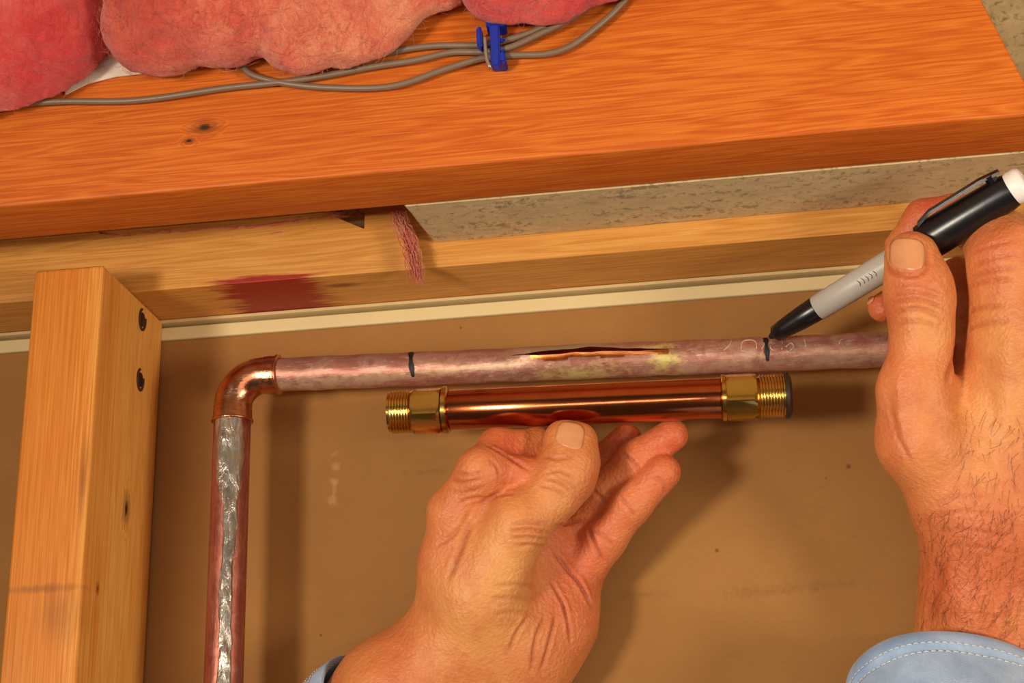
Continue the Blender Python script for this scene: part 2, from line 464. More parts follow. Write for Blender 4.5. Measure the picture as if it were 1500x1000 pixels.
pipe = thing('water_pipe', 'old mauve copper water pipe with a burst split, elbow and soldered riser', 'pipe', base_pipe)
def burst_patina(m, c, n2):
    w = m.math('MULTIPLY', m.math('SUBTRACT', m.noise(m.coord((.6, 1, 1)), 330, 4, .75), .5), 4.2)
    for (px, py, rx, rz, col, a) in ((700, 540, .03, .002, srgb(216, 190, 158), .6), (560, 552, .04, .002, srgb(210, 170, 130), .55), (480, 560, .04, .002, srgb(214, 180, 140), .5), (1050, 534, .03, .002, srgb(206, 170, 140), .5), (640, 530, .012, .004, srgb(206, 160, 130), .6), (845, 549, .018, .0042, srgb(214, 194, 124), .95), (975, 524, .006, .007, srgb(214, 200, 120), .9), (835, 511, .020, .0034, srgb(176, 164, 128), .9), (960, 512, .008, .002, srgb(222, 206, 130), .8), (1240, 522, .03, .004, srgb(196, 166, 126), .5), (905, 520, .02, .004, srgb(200, 130, 90), .4)):
        q = P(px, py, YPI - .006) - base_pipe
        c = m.mix(m.math('MULTIPLY', m.blob(tuple(q), (rx, .02, rz), .8, w), a), c, col)
    return c
MCOP = copper('tarnished_copper', srgb(150, 92, 80), srgb(188, 128, 110), .40, .5, .75, .5, extra=burst_patina)
MCOPI = copper('raw_copper_inside', srgb(196, 104, 48), srgb(232, 150, 84), .3, .1, .3)
# horizontal tube, profile open at the split
_, uu, vv = frame(axd)                            # vv is up, uu is horizontal
if vv[2] < 0: vv = -vv
front = np.cross(axd, vv); front = -front if front[1] > 0 else front
L = np.linalg.norm(pr - pl)
def sx_of(px): return (P(px, 520, YPI) - pl).dot(axd)
s0, s1 = sx_of(750), sx_of(992)
NS, NA = 420, 64
V, Fc = [], []
th0 = math.radians(14)                            # split sits a little above the front line
for layer, dr in ((0, 0), (1, -.0011)):
    for i in range(NS):
        s = L * i / (NS - 1)
        t = (s - s0) / (s1 - s0)
        w = 0.0; lip = 0.0; bulge = 0.0
        if 0 < t < 1:
            prof = math.sin(math.pi * min(1, t ** .8)) ** 1.1
            w = math.radians(10) * prof * (1 + .12 * math.sin(s * 310) + .08 * math.sin(s * 570 + 1))
            lip = prof; bulge = prof
        c = pl + axd * s
        thc = th0 + math.radians(2.0) * math.sin(s * 140)
        for k in range(NA + 1):
            a = thc + w + (2 * math.pi - 2 * w) * k / NA
            dd = min(k, NA - k) / NA * (2 * math.pi)
            r = RP + dr + .0010 * bulge * math.exp(-(dd / .9) ** 2) + .0014 * lip * math.exp(-(dd / .22) ** 2) * (1.3 if k > NA / 2 else .35)
            r += .00012 * math.sin(s * 260 + a * 2) * (1 if dr == 0 else 0)
            V.append(c + r * (math.cos(a) * front + math.sin(a) * vv))
n1 = NS * (NA + 1)
for i in range(NS - 1):
    for k in range(NA):
        a, b = i * (NA + 1) + k, (i + 1) * (NA + 1) + k
        Fc.append((a, b, b + 1, a + 1)); Fc.append((n1 + a + 1, n1 + b + 1, n1 + b, n1 + a))
    for k in (0, NA):
        a, b = i * (NA + 1) + k, (i + 1) * (NA + 1) + k
        t = ((L * (i + .5) / (NS - 1)) - s0) / (s1 - s0)
        if -.02 < t < 1.02: Fc.append((a, n1 + a, n1 + b, b) if k == 0 else (b, n1 + b, n1 + a, a))
ho = mesh_obj('horizontal_tube', V, Fc, MCOP, pipe, sharp=60)
ho.data.materials.append(MCOPI)
mi = np.zeros(len(Fc), int)
for j, q in enumerate(Fc):
    if min(q) >= n1 or (min(q) < n1 <= max(q)): mi[j] = 1
    else:
        i_, k_ = divmod(min(q), NA + 1); t = (L * i_ / (NS - 1) - s0) / (s1 - s0)
        if .12 < t < .95 and k_ >= NA - 2 - (math.sin(i_ * .21) > .2) : mi[j] = 1
ho.data.polygons.foreach_set('material_index', mi)
ho['label'] = 'mauve tarnished horizontal tube burst open along its middle'
# riser and elbow
er = .0138
ec = np.array([P(341, 600, YPI)[0], pl[1], corner_z])
hz = lambda s: pl + axd * s
hx = (ec[0] + er - pl[0])
endH = pl + axd * hx / axd[0]
top = np.array([ec[0], endH[1], endH[2]])
arc = []
ctr = np.array([ec[0] + er, endH[1], endH[2] - er])
for k in range(13):
    a = math.pi / 2 + math.pi / 2 * k / 12
    arc.append(ctr + er * np.array([math.cos(a), 0, math.sin(a)]))
arc = np.array(arc)
RE = .0089
cupH = hz((P(408, 549, YPI) - pl).dot(axd)); cupV = np.array([arc[-1][0], arc[-1][1], P(338, 617, YPI)[2]])
MELB = copper('bright_elbow_copper', srgb(186, 104, 72), srgb(222, 150, 110), .2, .5, .7, 1.0)
path = np.vstack([[cupH], [cupH * .5 + arc[0] * .5], arc, [cupV]])
rad = np.r_[RE, RE, np.full(13, RE - .0003), RE]; rad[2:15] = RE - .0004
el = mesh_obj('elbow', *tube(path, rad, 32, hint=(0, 1, 0)), MELB, pipe, sharp=50)
el['label'] = 'bright copper elbow fitting'
ringm = [tube(np.array([c - d * .0006, c - d * .0003, c + d * .0003, c + d * .0006]), [RE, RE + .0005, RE + .0005, RE], 32) for c, d in ((cupH, axd), (cupV, np.array([0, 0, 1.])))]
mesh_obj('elbow_lip', *join(*ringm), MELB, el)
RV = .0083
rb = np.array([cupV[0], cupV[1], CAM[2] - .35])
rv = mesh_obj('riser_tube', *tube(np.linspace(rb, cupV + [0, 0, .004], 40), RV, 32, hint=(0, 1, 0)), copper('riser_copper', srgb(150, 84, 70), srgb(196, 118, 98), .35, .2, .4, .8, 'z'), pipe)
# wiped solder sheet down the front of the riser
MSOL = NT('wiped_solder'); v_ = MSOL.coord((4, 4, 1)); na = MSOL.noise(v_, 60, 4, .7, 1.2)
MSOL = MSOL.done(MSOL.ramp(na, [(.3, srgb(150, 138, 128)), (.6, srgb(204, 196, 184)), (.8, srgb(236, 230, 216))]), .3, .9, MSOL.bump(na, .8, .0010))
V, Fc = [], []; NZ, NK = 260, 22
ztop = cupV[2] - .0004
for i in range(NZ):
    z = ztop - (ztop - rb[2]) * i / (NZ - 1)
    t = (ztop - z)
    nz = lambda f, o: noise.noise(Vector((t * f, o, 3.1)))
    wide = 1.30 if t < .022 else max(.55, 1.30 - (t - .022) * 40)
    off = .22 + .22 * nz(40, 0.5) + (.10 if t > .03 else 0)
    hw = wide * (1 + .35 * nz(70, 4.2) + .2 * nz(190, 9.7)) * .68
    for k in range(NK):
        q = -1 + 2 * k / (NK - 1)
        a = off * min(1, t / .02) + hw * q
        lump = noise.noise(Vector((t * 120, q * 1.6, 7.7))) + .5 * noise.noise(Vector((t * 330, q * 3, 1.7)))
        th = (.0006 + .0006 * lump) * (1 - q ** 4) - .0001 * abs(q) ** 6
        r = RV + max(th, -.0002)
        V.append(np.array([rb[0] + r * math.sin(a), rb[1] - r * math.cos(a), z]))
for i in range(NZ - 1):
    for k in range(NK - 1):
        a = i * NK + k; Fc.append((a, a + NK, a + NK + 1, a + 1))
so = mesh_obj('solder_run', V, Fc, MSOL, rv); so['label'] = 'silver solder run down the front of the riser'
# marker lines drawn on the pipe
MINK = plain('black_ink', srgb(18, 15, 18), .6, 0, 400, .1)
for (px, a0, a1, lean) in ((607, -46, 62, .0016), (1122, -40, 50, .0004)):
    V, Fc = [], []; s = sx_of(px); n = 24
    for i in range(n):
        a = math.radians(a0 + (a1 - a0) * i / (n - 1))
        wd = .0011 * (.9 + .22 * math.sin(i * .55 + px)) * (1 if 0 < i < n - 1 else .4)
        for sgn in (-1, 1):
            V.append(pl + axd * (s + sgn * wd - lean * (i / n - .5)) + (RP + .00022) * (math.cos(a) * front + math.sin(a) * vv))
    for i in range(n - 1): Fc.append((2 * i, 2 * i + 1, 2 * i + 3, 2 * i + 2))
    k = mesh_obj('marker_line', V, Fc, MINK, pipe); k['label'] = 'black cutting line drawn around the pipe'
# worn stamped figures on the pipe (strokes as raised pale scratches)
def stroke(pts, rad=.00022):
    out = []
    for px, py in pts:
        s = sx_of(px); c = pl + axd * s
        q = P(px, py, YPI - RP); hgt = np.clip((q - c).dot(vv) / RP, -.92, .92); a = math.asin(hgt)
        out.append(c + (RP + .0001) * (math.cos(a) * front + math.sin(a) * vv))
    return tube(catmull(out, 4), rad, 5)
ST = [[(1060, 513), (1068, 505), (1072, 496)],
      [(1085, 511), (1088, 499), (1100, 496), (1107, 500), (1108, 510)], [(1084, 513), (1096, 516), (1108, 513)],
      [(1115, 511), (1119, 504), (1118, 496)], [(1130, 498), (1128, 510), (1136, 514)],
      [(1146, 498), (1144, 512)], [(1150, 508), (1158, 502), (1162, 508), (1156, 513)], [(1178, 495), (1179, 508)], [(1228, 504), (1230, 498), (1236, 495)]]
MPALE = copper('pale_scratched_copper', srgb(214, 176, 156), srgb(232, 202, 180), .5, .3, .3, .4)
k = mesh_obj('stamped_figures', *join(*[stroke(s) for s in ST]), MPALE, pipe); k['label'] = 'worn pale stamped figures beside the marker tip'

# =================================================================== REPAIR COUPLING
YT = .574
ta, tb = P(570, 604, YT), P(1160, 578.5, YT); td = (tb - ta) / np.linalg.norm(tb - ta); TL = np.linalg.norm(tb - ta)
sT = lambda px: (P(px, 604 - (px - 570) * .0432, YT) - ta).dot(td)
cb = (ta + tb) / 2
cpl = thing('repair_coupling', 'polished copper repair tube with brass hex nuts and threaded ends, held under the pipe', 'pipe fitting', cb)
MPOL = NT('polished_copper'); v_ = MPOL.coord((1, 20, 20)); na = MPOL.noise(v_, 40, 3); nb = MPOL.noise(MPOL.coord(), 90, 4, .7)
MPOL = MPOL.done(MPOL.mix(nb, srgb(172, 82, 48), srgb(204, 116, 72)), .17, 1.0, MPOL.bump(na, .04, .0003))
MBR = NT('brass'); nb = MBR.noise(MBR.coord(), 140, 4, .7)
MBR = MBR.done(MBR.mix(nb, srgb(196, 150, 70), srgb(224, 184, 104)), .22, 1.0, MBR.bump(MBR.noise(MBR.coord(), 700, 2), .08, .0003))
RT = .00865
a_, b_ = sT(654), sT(1064)
mesh_obj('tube', *lathe(ta, tb, [(a_, RT - .0004), (a_ + .0006, RT), (b_ - .0006, RT), (b_, RT - .0004)], 48), MPOL, cpl, sharp=50)['label'] = 'polished copper tube'
def ridge(s0, s1, r, n, amp): 
    pr_ = []
    for i in range(n):
        w = (s1 - s0) / n; s = s0 + i * w
        pr_ += [(s, r - amp), (s + w * .35, r), (s + w * .65, r), (s + w * .98, r - amp)]
    return pr_
def hexnut(s0, s1, r, name='hex_nut'):
    d, u, v = frame(td); V, Fc = [], []
    prof = [(s0, .86), (s0 + .0012, 1.0), (s1 - .0012, 1.0), (s1, .86)]
    seg = 48
    for s, q in prof:
        for k in range(seg):
            th = 2 * math.pi * k / seg
            # hexagon radius limited by a chamfer circle
            ph = (th + math.pi / 6 + .10) % (math.pi / 3) - math.pi / 6
            rr = min(r * math.cos(math.pi / 6) / math.cos(ph), r * (.985 if q == 1 else .90))
            V.append(ta + d * s + rr * (math.cos(th) * u + math.sin(th) * v))
    for i in range(3):
        for k in range(seg): Fc.append((i * seg + k, i * seg + (k + 1) % seg, (i + 1) * seg + (k + 1) % seg, (i + 1) * seg + k))
    Fc.append(tuple(range(seg))[::-1]); Fc.append(tuple(3 * seg + k for k in range(seg)))
    return mesh_obj(name, V, Fc, MBR, cpl, sharp=22)
hexnut(sT(606), sT(648), .0108)
hexnut(sT(1064), sT(1108), .0108)
mesh_obj('threaded_end', *lathe(ta, tb, [(sT(570), .0066), (sT(571), .0086)] + ridge(sT(574), sT(603), .0092, 7, .0007) + [(sT(606), .0080)], 40), MBR, cpl, sharp=60)
mesh_obj('threaded_end', *lathe(ta, tb, [(sT(1108), .0080)] + ridge(sT(1112), sT(1147), .0090, 8, .0007) + [(sT(1149), .0084)], 40), MBR, cpl, sharp=60)
mesh_obj('collar', *lathe(ta, tb, [(sT(648), .0088), (sT(650), .0101), (sT(656), .0101), (sT(659), .0090)], 40), MBR, cpl, sharp=40)
mesh_obj('collar', *lathe(ta, tb, [(sT(1056), .0089), (sT(1058), .0098), (sT(1063), .0098), (sT(1066), .0088)], 40), MBR, cpl, sharp=40)
MDK = plain('dark_gasket', srgb(52, 36, 24), .5, .3, 500, .2)
mesh_obj('end_ring', *lathe(ta, tb, [(sT(1149), .0082), (sT(1150), .0098), (sT(1155), .0098), (sT(1157), .0085), (sT(1159), .0080)], 40), MDK, cpl, sharp=40)

# =================================================================== MARKER
mt, me_ = PD(1127, 494, .6120), PD(1506, 263, .556)
md = (me_ - mt) / np.linalg.norm(me_ - mt); ML = np.linalg.norm(me_ - mt)
def sM(px):
    # distance along the marker whose picture x is px
    lo, hi = 0, ML * 1.3
    for _ in range(40):
        m_ = (lo + hi) / 2; q = M.T @ (mt + md * m_ - CAM)
        if 750 + F * q[0] / q[2] < px: lo = m_
        else: hi = m_
    return lo
mk = thing('marker_pen', 'black and grey permanent marker with its cap on the back, touching the pipe', 'marker', mt)
MBLK = plain('black_plastic', srgb(20, 19, 22), .3, 0, 500, .05, .2)
MGRY = plain('grey_barrel', srgb(184, 178, 168), .42, 0, 500, .05, .1)
MWHT = plain('white_plastic', srgb(238, 232, 228), .4, 0, 500, .05, .05)
mesh_obj('nib', *lathe(mt, me_, [(0, .0007), (.0008, .0012), (sM(1136), .0019), (sM(1140), .0026)], 20), plain('felt_nib', srgb(14, 12, 14), .8), mk, sharp=60)
mesh_obj('grip', *lathe(mt, me_, [(sM(1133), .0022), (sM(1136), .0036), (sM(1150), .0042), (sM(1172), .0049), (sM(1196), .0053), (sM(1199), .0049)], 32), MBLK, mk, sharp=60)
mesh_obj('barrel', *lathe(mt, me_, [(sM(1196), .0048), (sM(1198), .0055), (sM(1250), .0058), (sM(1360), .0060), (sM(1400), .0060)], 32), MGRY, mk, sharp=60)
cs, ce = sM(1352), sM(1482)
cap = mesh_obj('cap', *lathe(mt, me_, [(cs, .0061), (cs + .0004, .0078), (cs + .006, .0082), (ce - .003, .0074), (ce, .0068)], 40), MBLK, mk, sharp=50)
mesh_obj('cap_end', *lathe(mt, me_, [(ce - .0005, .0066), (ce + .001, .0069), (ce + .0045, .0068), (ce + .006, .0058), (ce + .0064, .0036)], 32), MWHT, mk, sharp=60)['label'] = 'white end plug of the cap'
# pocket clip along the upper side of the cap
cu = M @ np.array([-.5, -.82, -.25]); cu -= md * cu.dot(md); cu /= np.linalg.norm(cu); cw = np.cross(md, cu)
V, Fc = [], []; n = 24
for i in range(n):
    t = i / (n - 1); s = cs + .003 + (ce - cs - .003) * t
    hgt = .0088 + .0020 * min(1, t * 6) * (1 if t < .8 else 1 - (t - .8) * 2.6)
    for (a, b) in ((-.0022, 0), (-.0018, .0011), (.0018, .0011), (.0022, 0)):
        V.append(mt + md * s + cu * (hgt - .0012 + b) + cw * a)
for i in range(n - 1):
    for k in range(4): Fc.append((4 * i + k, 4 * i + (k + 1) % 4, 4 * i + 4 + (k + 1) % 4, 4 * i + 4 + k))
Fc += [(3, 2, 1, 0), tuple(4 * n - 4 + k for k in range(4))]
cb_ = tube(np.linspace(mt + md * (ce - .004) + cu * .006, mt + md * (ce - .004) + cu * .0100, 4), .0024, 8)
mesh_obj('clip', *join((np.array(V), Fc), cb_), MBLK, cap, sharp=40)
# small print on the grey barrel: a few dark worn strokes
tv = M @ np.array([0, 0, -1.]); tv -= md * tv.dot(md); tv /= np.linalg.norm(tv); tw = np.cross(md, tv)
pr_ = []
for j in range(5):
    s = sM(1262) + j * .0019
    a = math.radians(-4)
    o = mt + md * s
    rr = .0060
    q = [o + rr * (math.cos(x) * tv + math.sin(x) * tw) + md * dx for x, dx in ((a - .22, 0), (a, .0006), (a + .2, .0001 * (j % 3)))]
    pr_.append(tube(catmull(q, 3), .00013, 5))
mesh_obj('barrel_print', *join(*pr_), MINK, mk)

# =================================================================== HANDS
def skin_mat():
    m = NT('skin'); v = m.coord()
    at = m.n('ShaderNodeAttribute', attribute_name='tint')
    n1 = m.noise(v, 55, 4, .6); n2 = m.noise(v, 420, 3, .7); n3 = m.noise(m.coord((1, 1, 2.2)), 900, 2, .6)
    c = m.mix(m.math('MULTIPLY', m.ramp(n1, [(.4, (0, 0, 0)), (.66, (1, 1, 1))]), .5), at.outputs['Color'], srgb(188, 88, 52))
    c = m.mix(m.math('MULTIPLY', m.ramp(n2, [(.52, (0, 0, 0)), (.75, (1, 1, 1))]), .22), c, srgb(234, 172, 112))
    vo = m.n('ShaderNodeTexVoronoi', Vector=m.coord(), Scale=620.0)
    h = m.math('ADD', m.math('MULTIPLY', n2, .7), m.math('ADD', m.math('MULTIPLY', n3, .5), m.math('MULTIPLY', vo.outputs['Distance'], .5)))
    return m.done(c, .46, 0, m.bump(h, .55, .0008), **{'Subsurface Weight': .12, 'Subsurface Scale': .004, 'Subsurface Radius': (1, .35, .15), 'Specular IOR Level': .42})
MSKIN = skin_mat()
def nail_mat():
    m = NT('fingernail'); n = m.noise(m.coord((1, 1, 1)), 160, 3)
    return m.done(m.mix(n, srgb(204, 130, 88), srgb(222, 158, 112)), .3, 0, m.bump(n, .08, .0004), **{'Subsurface Weight': .1, 'Subsurface Scale': .002})
MNAILF = nail_mat()
def chain(pts):
    out = []
    for a, b in zip(pts[:-1], pts[1:]):
        out.append((PD(*a[:3]), PD(*b[:3]), px2m(a[3], a[2]), px2m(b[3], b[2])))
    return out
def build_hand(groups, h=.0009):
    """groups: list of (k_with_rest, k_inside, [chains])"""
    G = [(k, ki, [c for ch in chs for c in chain(ch)]) for k, ki, chs in groups]
    pts = np.array([p for _, _, cs_ in G for c in cs_ for p in (c[0] - max(c[2], c[3]), c[0] + max(c[2], c[3]), c[1] - max(c[2], c[3]), c[1] + max(c[2], c[3]))])
    lo, hi = pts.min(0) - .004, pts.max(0) + .004
    def fn(p):
        d = None
        for k, ki, cs_ in G:
            g = None
            for a, b, ra, rb in cs_:
                q = cone(p, a.astype(np.float32), b.astype(np.float32), ra, rb)
                g = q if g is None else smin(g, q, ki)
            d = g if d is None else smin(d, g, k)
        return d + .00035 * sines(p, 260, 5, 3)
    V, Q = surface_net(fn, lo, hi, h)
    V = smooth_mesh(V, Q, 2, .5)
    return V, Q
def cast(bvh, px, py):
    d = M @ np.array([(px - 750) / F, (py - 500) / F, 1.]); d /= np.linalg.norm(d)
    r = bvh.ray_cast(Vector(CAM), Vector(d), 3.0)
    return (np.array(r[0]), np.array(r[1])) if r[0] is not None else (None, None)
def carve(V, Q, creases):
    """press skin creases: each is (depth mm, width mm, picture polyline)"""
    bvh = BVHTree.FromPolygons(V.tolist(), Q.tolist()); N = normals(V, Q); D = np.zeros(len(V)); T = np.zeros(len(V))
    for dep, wid, pl_ in creases:
        path = catmull([(x, y, 0) for x, y in pl_], 8)
        pts = []
        for x, y, _ in path:
            c, _n = cast(bvh, x, y)
            if c is not None: pts.append(c)
        if len(pts) < 2: continue
        pts = np.array(pts); w = wid * .001
        sel = np.where(((V > pts.min(0) - 3 * w) & (V < pts.max(0) + 3 * w)).all(1))[0]
        if not len(sel): continue
        best = np.full(len(sel), 1e9); tt = np.zeros(len(sel))
        for i in range(len(pts) - 1):
            a, b = pts[i], pts[i + 1]; ab = b - a
            if np.linalg.norm(ab) > .006: continue
            t = np.clip(((V[sel] - a) @ ab) / (ab @ ab + 1e-12), 0, 1)
            d = np.linalg.norm(V[sel] - a - t[:, None] * ab, axis=1)
            u = d < best; best = np.where(u, d, best); tt = np.where(u, (i + t) / (len(pts) - 1), tt)
        dep = dep * (1.35 if dep > 0 else 1)
        amp = np.exp(-(best / w) ** 2) - .35 * np.exp(-((best - 1.9 * w) / w) ** 2)
        env = np.clip(np.minimum(tt, 1 - tt) * 5 + .15, 0, 1)
        np.add.at(D, sel, dep * .001 * amp * env)
        if dep > 0: T[sel] = np.maximum(T[sel], np.exp(-(best / (w * 1.1)) ** 2) * env * min(1, dep * 1.4))
    return V - N * D[:, None], T
def paint(V, base, spots, crease_t):
    c = np.tile(np.array(base[:3]), (len(V), 1))
    for px, py, dp, rpx, col, a in spots:
        q = PD(px, py, dp); r = px2m(rpx, dp)
        w = a * np.exp(-((np.linalg.norm(V - q, axis=1) / r) ** 2))
        c = c * (1 - w[:, None]) + np.array(col[:3]) * w[:, None]
    w = .45 * crease_t
    return c * (1 - w[:, None]) + np.array(srgb(140, 52, 30)[:3]) * w[:, None]
def hand_obj(name, V, Q, tint, parent):
    o = mesh_obj(name, V, Q, MSKIN, parent)
    at = o.data.attributes.new('tint', 'FLOAT_COLOR', 'POINT')
    at.data.foreach_set('color', np.c_[tint, np.ones(len(V))].astype(np.float32).ravel())
    return o
def nail(name, V, Q, parent, quad, lift=.0004):
    """a fingernail laid on the skin; quad: picture points base-left, base-right, tip-right, tip-left"""
    bvh = BVHTree.FromPolygons(V.tolist(), Q.tolist())
    q = np.array(quad, float); n, mrow = 13, 15; pts, idx = [], {}
    for j in range(mrow):
        v = j / (mrow - 1)
        for i in range(n):
            u = i / (n - 1)
            # rounded-rectangle: squeeze u near both ends
            e = abs(2 * v - 1); sq = math.sqrt(max(0, 1 - max(0, e - .45) ** 2 / .55 ** 2 * .80))
            uu_ = .5 + (u - .5) * sq
            c = (q[0] * (1 - uu_) + q[1] * uu_) * (1 - v) + (q[3] * (1 - uu_) + q[2] * uu_) * v
            p, nn = cast(bvh, c[0], c[1])
            if p is None:
                p, nn = last
            last = (p, nn)
            bow = 1 - (2 * u - 1) ** 4
            pts.append(p + nn * (lift * (.25 + .75 * bow) * (.3 + .7 * min(1, v * 4)) + (.0003 * max(0, v - .8) / .2)))
    Fc = [(j * n + i, j * n + i + 1, (j + 1) * n + i + 1, (j + 1) * n + i) for j in range(mrow - 1) for i in range(n - 1)]
    o = mesh_obj(name, pts, Fc, MNAILF, parent)
    s = o.modifiers.new('thick', 'SOLIDIFY'); s.thickness = .0006; s.offset = -1
    return o

person = thing('person', 'person in pale blue denim sleeves holding the coupling and writing with a marker', 'person', PD(1000, 1100, .60))
SK = srgb(214, 136, 78); RED = srgb(204, 82, 54); PINK = srgb(216, 116, 76); YEL = srgb(226, 164, 96)

# ---- hand holding the coupling
LH = [
 (0, .008, [[(700, 930, .598, 84), (582, 1030, .598, 96), (430, 1215, .588, 92)], [(752, 955, .604, 82), (640, 1078, .602, 96), (490, 1260, .592, 92)]]),
 (.016, .012, [[(668, 752, .587, 40), (676, 833, .590, 55), (690, 900, .594, 70)], [(724, 745, .606, 38), (715, 880, .606, 60)],
            [(842, 822, .612, 40), (806, 900, .607, 64), (750, 960, .603, 78)], [(785, 790, .606, 44), (745, 900, .600, 74)]]),
 (.010, .005, [[(824, 644, .5865, 28), (832, 672, .5855, 37), (827, 698, .583, 42), (806, 726, .580, 38), (758, 768, .5755, 45), (705, 870, .580, 60)], [(850, 645, .5865, 26), (844, 672, .5855, 34)]]),
 (.0035, .004, [[(668, 752, .587, 42), (706, 690, .580, 33), (766, 692, .583, 22), (805, 705, .592, 26)], [(706, 690, .580, 33), (728, 654, .592, 25), (790, 648, .602, 21), (815, 668, .607, 24)], [(728, 668, .594, 26), (800, 684, .602, 26)]]),
 (.0045, .004, [[(800, 770, .618, 34), (868, 690, .620, 26), (918, 640, .618, 21)]]),
 (.0022, .004, [[(830, 800, .614, 34), (880, 728, .612, 29), (930, 674, .607, 27), (984, 637, .604, 24)]]),
 (.0022, .004, [[(845, 842, .609, 38), (884, 790, .605, 31), (925, 738, .601, 28.5), (972, 691, .598, 26)]]),
]
V, Q = build_hand(LH)
CR = [(.5, .8, [(795, 668), (815, 672), (842, 668)]), (.55, .7, [(797, 694), (818, 690), (842, 700)]), (.6, .6, [(800, 700), (820, 706), (838, 720)]), (.4, .6, [(812, 695), (830, 706), (846, 718)]), (.4, .7, [(790, 710), (812, 716), (830, 730)]),
      (.45, .8, [(748, 768), (775, 764), (803, 768)]), (.5, .7, [(744, 778), (775, 776), (805, 780)]), (.45, .7, [(748, 788), (775, 787), (800, 790)]), (.35, .8, [(755, 800), (780, 798), (800, 802)]),
      (.25, .9, [(725, 858), (760, 856), (790, 860)]), (.25, .9, [(715, 876), (755, 876), (790, 878)]), (.22, .9, [(720, 900), (755, 896), (785, 900)]),
      (1.1, 1.0, [(812, 808), (830, 832), (850, 855), (868, 890)]), (.9, .9, [(862, 772), (872, 800), (884, 826)]), (.7, .9, [(815, 770), (838, 764), (856, 762)]), (.7, .8, [(806, 850), (822, 878), (830, 905)]), (.6, .8, [(822, 875), (830, 900), (836, 940)]),
      (.5, .9, [(798, 905), (785, 935), (778, 985)]), (.5, .9, [(815, 900), (806, 935), (792, 985)]), (.4, .9, [(775, 900), (755, 930), (745, 960)]),
      (.5, .7, [(660, 700), (678, 706), (705, 702)]), (.45, .7, [(668, 690), (685, 695), (710, 690)]), (.4, .7, [(655, 715), (680, 722), (712, 712)]), (.45, .7, [(672, 738), (690, 730), (715, 728)]), (.8, .9, [(714, 652), (735, 664), (756, 676), (778, 690)]), (.4, .7, [(715, 672), (728, 684), (732, 700)]),
      (.5, .8, [(640, 800), (672, 775), (690, 745)]), (.6, 1.3, [(655, 850), (676, 800), (690, 760)]), (.6, 1.2, [(700, 740), (725, 726), (755, 722)]),
      (.55, .8, [(910, 664), (926, 674), (936, 690)]), (.4, .8, [(866, 716), (880, 728), (888, 740)]), (.45, .8, [(905, 725), (920, 740), (930, 758)]), (.4, .8, [(955, 695), (968, 706), (975, 720)]), (.4, .8, [(868, 775), (885, 785), (898, 800)])]
V, T = carve(V, Q, CR)
tint = paint(V, SK, [(985, 640, .60, 45, RED, .7), (975, 690, .595, 50, RED, .55), (740, 655, .585, 45, RED, .75), (760, 690, .58, 40, RED, .6), (690, 700, .58, 50, PINK, .6), (915, 640, .615, 60, RED, .75),
                     (838, 820, .60, 65, RED, .7), (810, 920, .595, 75, RED, .55), (880, 780, .60, 50, PINK, .6), (925, 730, .597, 60, PINK, .6), (640, 800, .58, 60, PINK, .55), (750, 840, .565, 75, YEL, .6), (690, 930, .565, 90, YEL, .45), (580, 950, .58, 60, RED, .35), (860, 700, .58, 30, RED, .5), (820, 720, .57, 40, YEL, .5)], T)
lh = hand_obj('arm', V, Q, tint, person); lh['label'] = 'bare hand and wrist pinching the coupling between thumb and fingers'
nail('thumbnail', V, Q, lh, [(810, 648), (853, 662), (858, 624), (820, 616)])
LHV, LHQ = V, Q

# ---- hand writing with the marker
RH = [
 (0, .010, [[(1440, 780, .572, 82), (1436, 870, .575, 80), (1440, 940, .580, 88), (1452, 1200, .60, 112)], [(1500, 780, .578, 86), (1500, 930, .583, 92), (1515, 1200, .602, 112)]]),
 (.016, .014, [[(1500, 520, .562, 74), (1476, 720, .568, 90)], [(1430, 590, .578, 58), (1436, 720, .573, 84)], [(1580, 560, .575, 82), (1530, 740, .574, 84)]]),
 (.0075, .006, [[(1335, 377, .5665, 39), (1345, 420, .5645, 45), (1348, 445, .564, 44.5), (1350, 490, .5625, 41), (1340, 570, .562, 51), (1350, 645, .563, 62), (1402, 722, .567, 66), (1436, 795, .571, 74)]]),
 (.005, .006, [[(1502, 500, .562, 84), (1480, 382, .563, 58), (1462, 352, .572, 44), (1400, 318, .597, 30)], [(1400, 318, .597, 30), (1352, 318, .603, 23), (1315, 360, .606, 20)]]),
 (.003, .005, [[(1450, 450, .592, 44), (1340, 428, .606, 27), (1292, 451, .600, 21)], [(1405, 410, .603, 34), (1405, 500, .590, 40)]]),
 (.003, .005, [[(1450, 540, .590, 42), (1345, 520, .594, 28), (1320, 560, .588, 24)]]),
 (.003, .005, [[(1450, 610, .590, 42), (1352, 600, .592, 27), (1330, 640, .585, 24)]]),
]
V, Q = build_hand(RH)
